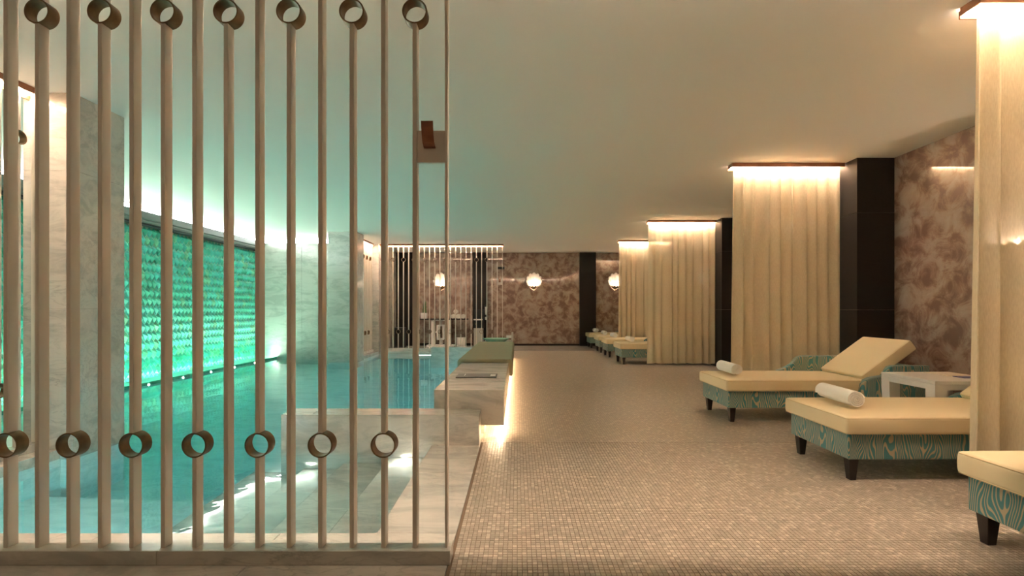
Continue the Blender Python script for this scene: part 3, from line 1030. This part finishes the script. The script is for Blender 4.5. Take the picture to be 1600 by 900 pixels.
shell_me = shell_mesh()
def cup_mesh():
    vs, fs = [], []
    n, k = 24, 8
    for i in range(k + 1):
        t = i / k
        r = 0.125 * math.sin(PI / 2 * t)
        z = -0.275 + 0.125 * t
        for j in range(n + 1):
            a = PI * j / n
            sc = 1 + 0.05 * math.cos(10 * a)
            vs.append((r * math.cos(a) * 1.02, -0.01 - r * math.sin(a) * sc * 1.25, z + (0.018 * math.cos(10 * a) if i == k else 0)))
    for i in range(k):
        for j in range(n):
            a = i * (n + 1) + j
            fs.append((a, a + 1, a + n + 2, a + n + 1))
    return mesh_from('cup', vs, fs, M['gold'], True)
cup_me = cup_mesh()
def shell_lamp(loc, rotz, label):
    e = tag(empty('shell_lamp', loc, (0, 0, rotz)), label, 'wall lamp', 'scallop shell wall lamps')
    ob('shell', shell_me, e)
    ob('cup', cup_me, e)
    ob('back_plate', lathe('back_plate', [(0, 0.0), (0.05, 0.0), (0.05, 0.03), (0, 0.03)], M['gold'], 20), e, (0, 0, -0.10), (R(90), 0, 0))
    ob('bulb', lathe('bulb', [(0, -0.02), (0.02, -0.014), (0.026, 0), (0.02, 0.014), (0, 0.02)], M['bulb'], 16), e, (0, -0.072, -0.175))
    return e
shell_lamp((0.505, YF - 0.01, 1.95), 0, 'glowing shell wall lamp alone in the middle of the far wallpaper')
shell_lamp((-2.27, YF, 1.95), 0, 'glowing shell wall lamp seen through the distant bar screen')
shell_lamp((2.95, YF, 1.95), 0, 'glowing shell wall lamp half hidden by the farthest curtain')
shell_lamp((XR, 4.05, 1.80), R(-90), 'shell wall lamp glowing through the nearest curtain')
shell_lamp((XR, 10.75, 1.80), R(-90), 'shell wall lamp glowing through the middle-distance curtain')

# ------------------------------------------------------------------ loungers
LEN = 1.90
def leg_mesh():
    t, b, h = 0.031, 0.020, 0.142
    v = [(-b, -b, 0), (b, -b, 0), (b, b, 0), (-b, b, 0), (-t, -t, h), (t, -t, h), (t, t, h), (-t, t, h)]
    _, f = box_data(0, 1, 0, 1, 0, 1)
    bm = bmesh.new()
    vv = [bm.verts.new(p) for p in v]
    for q in f:
        bm.faces.new([vv[i] for i in q])
    bmesh.ops.bevel(bm, geom=list(bm.edges), offset=0.002, segments=1, affect='EDGES')
    return bm_to('leg', bm, M['legwood'])
leg_me = leg_mesh()
LONG = [(0.80, 0.14), (0.80, 0.375), (0.815, 0.402), (0.85, 0.428), (0.90, 0.448), (0.95, 0.468), (0.99, 0.495), (1.02, 0.53), (1.045, 0.560), (1.075, 0.578), (1.12, 0.584), (1.89, 0.584), (1.89, 0.14)]
SHORT = [(1.24, 0.14), (1.24, 0.345), (1.25, 0.385), (1.28, 0.420), (1.33, 0.444), (1.40, 0.456), (1.45, 0.464), (1.475, 0.485), (1.49, 0.520), (1.51, 0.548), (1.545, 0.560), (1.89, 0.560), (1.87, 0.14)]
def edge_pipe(pts, r):
    v, f = tube_data(pts, r, 6, True)
    return mesh_from('piping', v, f, M['piping'], True)
def rrect(x0, x1, y0, y1, r, z, n=5, bow=None):
    out = []
    for cx, cy, a0 in ((x1 - r, y1 - r, 0), (x0 + r, y1 - r, 90), (x0 + r, y0 + r, 180), (x1 - r, y0 + r, 270)):
        for k in range(n + 1):
            a = R(a0 + 90 * k / n)
            out.append((cx + r * math.cos(a), cy + r * math.sin(a), z))
    return out
def seat_shape(hx, hy, hz, crown):
    def f(p):
        u, v = p.x / hx, p.y / hy
        c = max(0, 1 - u * u) ** 0.7 * max(0, 1 - v * v) ** 0.7
        z = p.z + (crown * c if p.z > 0 else 0)
        bulge = 1 + 0.012 * (1 - (p.z / hz) ** 2)
        wr = 0.0015 * math.sin(p.x * 37 + p.y * 5) * math.sin(p.x * 13)
        return (p.x * (1 + 0.004 * (1 - (p.z / hz) ** 2)), p.y * bulge + wr, z)
    return f
seat_me = rounded_box('seat_cushion', 0.70, 0.352, 0.055, 0.018, M['cushion'], 14, seat_shape(0.70, 0.352, 0.055, 0.020))
back_me = rounded_box('back_cushion', 0.295, 0.325, 0.055, 0.018, M['cushion'], 10, seat_shape(0.295, 0.325, 0.055, 0.022))
frame_me = box_mesh('base_frame', 0, 1.86, -0.325, 0.325, 0.140, 0.303, M['fabric'], 0.008)
rear_me = box_mesh('back_panel', 1.80, 1.868, -0.345, 0.345, 0.16, 0.545, M['fabric'], 0.012)
seat_pipe_t = edge_pipe(rrect(-0.698, 0.698, -0.350, 0.350, 0.018, 0.047), 0.0032)
seat_pipe_b = edge_pipe(rrect(-0.698, 0.698, -0.350, 0.350, 0.018, -0.047), 0.0032)
back_pipe_t = edge_pipe(rrect(-0.293, 0.293, -0.323, 0.323, 0.018, 0.047), 0.0032)
back_pipe_b = edge_pipe(rrect(-0.293, 0.293, -0.323, 0.323, 0.018, -0.047), 0.0032)
arm_me = {}
for nm, pr in (('long', LONG), ('short', SHORT)):
    for s in (-1, 1):
        y0, y1 = (0.330, 0.400) if s > 0 else (-0.400, -0.330)
        arm_me[nm, s] = prism('arm', pr, y0, y1, M['fabric'], 0.012)

def spiral_towel(length=0.40, r1=0.060, turns=4.2):
    th = r1 / (turns + 0.6)
    n = int(turns * 26)
    out, inn = [], []
    for i in range(n + 1):
        a = 2 * PI * turns * i / n
        r = 0.008 + (r1 - 0.008) * i / n
        out.append((r * math.cos(a), r * math.sin(a)))
        rr = max(0.002, r - th * 0.74)
        inn.append((rr * math.cos(a), rr * math.sin(a)))
    vs, fs = [], []
    ys = [-length / 2, -length / 2 + 0.008, -length / 4, 0, length / 4, length / 2 - 0.008, length / 2]
    rd = random.Random(9)
    for q, y in enumerate(ys):
        k = 0.0012 * (q in (0, len(ys) - 1))
        for i in range(n + 1):
            wob = 0.004 * (i / n - 0.5) * (1 if q == 0 else -1 if q == len(ys) - 1 else 0)
            jj = rd.uniform(-.0006, .0006)
            vs.append((out[i][0] * (1 - k * 10) + jj, y + wob, out[i][1] * 0.97))
        for i in range(n + 1):
            wob = 0.004 * (i / n - 0.5) * (1 if q == 0 else -1 if q == len(ys) - 1 else 0)
            vs.append((inn[i][0], y + wob, inn[i][1] * 0.97))
    W = 2 * (n + 1)
    for q in range(len(ys) - 1):
        for i in range(n):
            a = q * W + i
            fs.append((a, a + 1, a + W + 1, a + W))
            b = q * W + n + 1 + i
            fs.append((b, b + W, b + W + 1, b + 1))
        e = q * W + n
        fs.append((e, e + n + 1, e + n + 1 + W, e + W))
    for q in (0, len(ys) - 1):
        for i in range(n):
            a = q * W + i
            f = (a, a + n + 1, a + n + 2, a + 1)
            fs.append(f if q == 0 else f[::-1])
    me = mesh_from('rolled_towel', vs, fs, M['towel'], True)
    me.set_sharp_from_angle(angle=R(60))
    return me
towel_me = spiral_towel()

def lounger(x, y_near, long_side, label, towel_label, towel_dx=0.17, rz=0.0):
    """foot end at x, near side of the base at y_near; local +x runs to the wall"""
    e = tag(empty('chaise_lounger', (x, y_near + 0.325, 0), (0, 0, rz)), label, 'lounger', 'upholstered loungers along the right wall')
    ob('base_frame', frame_me, e)
    for lx, ly in ((0.05, -0.275), (0.05, 0.275), (1.80, -0.275), (1.80, 0.275)):
        ob('leg', leg_me, e, (lx, ly, 0))
    sc = ob('seat_cushion', seat_me, e, (0.67, 0, 0.360))
    ob('piping', seat_pipe_t, sc); ob('piping', seat_pipe_b, sc)
    an = R(36.5)
    bl = 0.295
    hx, hz = 1.335, 0.362
    cxx = hx + bl * math.cos(an) - 0.02 * math.sin(an)
    czz = hz + bl * math.sin(an) + 0.055 * math.cos(an)
    bc = ob('back_cushion', back_me, e, (cxx, 0, czz), (0, -an, 0))
    ob('piping', back_pipe_t, bc); ob('piping', back_pipe_b, bc)
    ob('arm', arm_me['long' if long_side < 0 else 'short', -1], e)
    ob('arm', arm_me['long' if long_side > 0 else 'short', 1], e)
    ob('back_panel', rear_me, e)
    if towel_label:
        tag(ob('rolled_towel', towel_me, None, (x + towel_dx, y_near + 0.325 + 0.03, 0.494), (0, R(random.uniform(0, 360)), R(random.uniform(-4, 3)))), towel_label, 'towel', 'rolled towels on the loungers')
    return e
lounger(2.16, 1.67, -1, 'cream cushioned teal lounger cut off by the right picture edge', 'rolled white towel cut off by the right picture edge', 0.24)
lounger(2.11, 3.08, -1, 'cream cushioned teal lounger in front of the white side table', 'largest rolled white towel, on the lounger before the white table', 0.175)
lounger(2.05, 4.69, 1, 'cream cushioned teal lounger with raised back beyond the white side table', 'rolled white towel on the lounger with the raised back', 0.16)
lounger(2.07, 9.58, -1, 'first of the distant loungers, cut by the middle curtain', 'rolled towel on the nearest of the distant loungers', 0.24)
lounger(2.06, 10.99, -1, 'second of the distant loungers', 'rolled towel on the second of the distant loungers', 0.2)
lounger(2.07, 12.18, -1, 'third of the distant loungers', 'rolled towel on the third of the distant loungers', 0.18)
lounger(2.05, 13.62, 1, 'last of the distant loungers, beside the dark pilaster', 'rolled towel on the last of the distant loungers', 0.22)

# ------------------------------------------------------------------ side table with magazine
def side_table(x0, y0, label):
    wd, h, th = 0.57, 0.53, 0.075
    e = tag(empty('side_table', (x0 + wd / 2, y0 + wd / 2, 0)), label, 'table')
    k = wd / 2
    ob('top', box_mesh('top', -k, k, -k, k, h - 0.03, h, M['table'], 0.004), e)
    for s in (-1, 1):
        ob('apron', box_mesh('apron', -k + 0.002, k - 0.002, s * (k - 0.02) - 0.018, s * (k - 0.02) + 0.018, h - th, h - 0.03, M['table'], 0.002, 1), e)
        ob('apron', box_mesh('apron', s * (k - 0.02) - 0.018, s * (k - 0.02) + 0.018, -k + 0.038, k - 0.038, h - th, h - 0.03, M['table'], 0.002, 1), e)
    for sx in (-1, 1):
        for sy in (-1, 1):
            bm = bmesh.new()
            rings = []
            for q in range(11):
                t = q / 10
                z = (h - 0.031) * (1 - t)
                wdt = 0.085 * (1 - t) ** 0.6 + 0.042 * t ** 0.5 if t < 1 else 0.040
                out = k - 0.001 - 0.035 * t ** 2.2 + 0.02 * t ** 6
                a, b = out, out - wdt
                rings.append([bm.verts.new((sx * p, sy * r_, z)) for p, r_ in ((a, a), (b, a), (b, b), (a, b))])
            for q in range(10):
                for i in range(4):
                    j = (i + 1) % 4
                    bm.faces.new((rings[q][i], rings[q][j], rings[q + 1][j], rings[q + 1][i]))
            bm.faces.new(rings[0]); bm.faces.new(rings[-1])
            ob('leg', bm_to('leg', bm, M['table']), e)
    return e
side_table(3.31, 3.83, 'white lacquer side table with curved legs between the two front loungers')
side_table(3.1, 10.32, 'white side table between the distant loungers')
tag(box('magazine', 3.66, 3.88, 4.10, 4.36, 0.53, 0.536, M['paper'], None, 0.001), 'open pale magazine on the white side table', 'magazine')
tag(box('booklet', 3.68, 3.87, 3.98, 4.09, 0.53, 0.535, M['blueprint'], None, 0.001), 'dark blue booklet on the white side table', 'booklet')

# ------------------------------------------------------------------ things beyond the distant screen
cn = tag(empty('console_table', (-2.15, 14.25, 0)), 'dark topped console table on a white geometric frame behind the distant screen', 'table')
def cbox(nm, x0, x1, z0, z1, mat, y0=14.10, y1=14.16, bv=0.002):
    return box(nm, x0, x1, y0, y1, z0, z1, M[mat], cn, bv, org=cn.location)
cbox('top', -2.86, -1.45, 0.79, 0.82, 'dark', 14.02, 14.45)
for y0, y1 in ((14.06, 14.11), (14.36, 14.41)):
    for x0, x1 in ((-2.50, -2.43), (-2.03, -1.96)):
        cbox('post', x0, x1, 0.05, 0.79, 'white', y0, y1)
    cbox('foot_bar', -2.63, -1.85, 0.0, 0.06, 'white', y0 - 0.02, y1 + 0.02)
    cbox('ring_bar', -2.34, -2.13, 0.60, 0.64, 'white', y0, y1)
    cbox('ring_bar', -2.34, -2.13, 0.20, 0.24, 'white', y0, y1)
    cbox('ring_bar', -2.34, -2.30, 0.24, 0.60, 'white', y0, y1)
    cbox('ring_bar', -2.17, -2.13, 0.24, 0.60, 'white', y0, y1)
    cbox('strut', -2.26, -2.22, 0.64, 0.79, 'white', y0, y1)
    cbox('strut', -2.26, -2.22, 0.06, 0.20, 'white', y0, y1)
    cbox('strut', -2.43, -2.34, 0.41, 0.44, 'white', y0, y1)
    cbox('top_rail', -2.50, -1.96, 0.755, 0.79, 'white', y0, y1)

pl = tag(empty('potted_plant', (-2.73, 14.2, 0.82)), 'snake plant in a white square pot on the console table', 'plant')
ob('pot', box_mesh('pot', -0.085, 0.085, -0.085, 0.085, 0, 0.17, M['white'], 0.01), pl)
ob('soil', box_mesh('soil', -0.07, 0.07, -0.07, 0.07, 0.165, 0.174, M['dark']), pl)
rd = random.Random(2)
for q in range(9):
    a = rd.uniform(0, 2 * PI); h = rd.uniform(0.22, 0.40); ln = rd.uniform(0.02, 0.09)
    vs, fs = [], []
    for j in range(7):
        t = j / 6
        wdt = 0.022 * (1 - t ** 2.5) + 0.001
        ox, oy = ln * t ** 1.5 * math.cos(a), ln * t ** 1.5 * math.sin(a)
        for s in (-1, 0, 1):
            vs.append((ox - s * wdt * math.sin(a), oy + s * wdt * math.cos(a), 0.17 + h * t - 0.006 * (s == 0)))
    for j in range(6):
        for s in range(2):
            k = j * 3 + s
            fs.append((k, k + 1, k + 4, k + 3))
    me = mesh_from('leaf', vs, fs, M['leaf'], True)
    ob('leaf', me, pl, (rd.uniform(-.04, .04), rd.uniform(-.04, .04), 0))
for q, (x, z, lb) in enumerate(((-1.87, 0.82 + 0.0725, 'left rolled towel of the pile on the console table'), (-1.72, 0.82 + 0.0725, 'middle bottom rolled towel of the pile on the console table'), (-1.57, 0.82 + 0.0725, 'right rolled towel of the pile on the console table'), (-1.795, 0.82 + 0.205, 'top rolled towel of the pile on the console table'))):
    o = ob('rolled_towel', towel_me, None, (x, 14.22, z), (0, R(q * 77), R(2 * q - 3)))
    s = 1.18
    o.scale = (s, 0.8, s)
    tag(o, lb, 'towel', 'towels on the console')
tag(ob('waste_bin', lathe('waste_bin', [(0, 0.0), (0.115, 0.0), (0.125, 0.01), (0.128, 0.28), (0.122, 0.285), (0.118, 0.27), (0.11, 0.02), (0, 0.02)], M['white'], 32), None, (-1.62, 13.95, 0)), 'round white waste bin beside the console table', 'bin')
wd_ = tag(empty('water_dispenser', (-1.13, 14.30, 0)), 'black and steel water dispenser before the dark pilaster', 'dispenser')
def dbox(nm, x0, x1, z0, z1, mat, y0=14.14, y1=14.44, bv=0.004):
    return box(nm, x0, x1, y0, y1, z0, z1, M[mat], wd_, bv, org=wd_.location)
dbox('cabinet', -1.27, -1.00, 0.02, 0.54, 'steel')
dbox('tower', -1.27, -0.985, 0.54, 1.10, 'black', 14.26, 14.44)
dbox('tray', -1.27, -1.02, 0.775, 0.81, 'white', 14.12, 14.26)
dbox('indicator', -1.235, -1.21, 0.65, 0.675, 'gold', 14.25, 14.262)
cd = tag(empty('cup_dispenser', (-0.925, 14.40, 0.78)), 'pale cup tube fixed to the dark pilaster by the water dispenser', 'cup holder')
ob('tube', lathe('tube', [(0, 0.0), (0.032, 0.0), (0.032, 0.09), (0, 0.09)], M['white'], 20), cd, (0, 0, 0))
ob('tube', lathe('tube', [(0, 0.0), (0.030, 0.0), (0.038, 0.23), (0, 0.235)], M['white'], 20), cd, (0, 0, 0.155))
ob('bracket', box_mesh('bracket', -0.04, 0.04, -0.02, 0.06, 0.09, 0.155, M['black'], 0.003), cd)
ob('cap', lathe('cap', [(0, 0.0), (0.039, 0.0), (0.036, 0.05), (0, 0.055)], M['black'], 20), cd, (0, 0, 0.39))
sk = tag(empty('loudspeaker', (-3.36, 13.9, 0)), 'black floor-standing loudspeaker at the left end behind the distant screen', 'speaker')
box('cabinet', -3.50, -3.22, 13.8, 14.1, 0.0, 0.57, M['black'], sk, 0.008, org=sk.location)
box('grille', -3.47, -3.25, 13.792, 13.801, 0.05, 0.52, M['dark'], sk, 0.003, org=sk.location)

# ------------------------------------------------------------------ foyer fill lamps, added out of view above and behind the viewer
for q, (x, y, lb) in enumerate(((-2.4, 0.3, 'recessed foyer downlight left of the viewer, added for fill'), (0.0, -0.6, 'recessed foyer downlight behind the viewer, added for fill'), (2.4, 0.3, 'recessed foyer downlight right of the viewer, added for fill'))):
    e = tag(empty('fill_lamp', (x, y, ZC)), lb, 'light', 'added foyer fill lamps')
    ob('trim_ring', lathe('trim_ring', [(0.05, 0.0), (0.05, -0.012), (0.065, -0.012), (0.07, 0.0)], M['white'], 24), e)
    ob('lens', lathe('lens', [(0, -0.006), (0.05, -0.006), (0.05, 0.0), (0, 0.0)], M['fill_lamp'], 24), e)
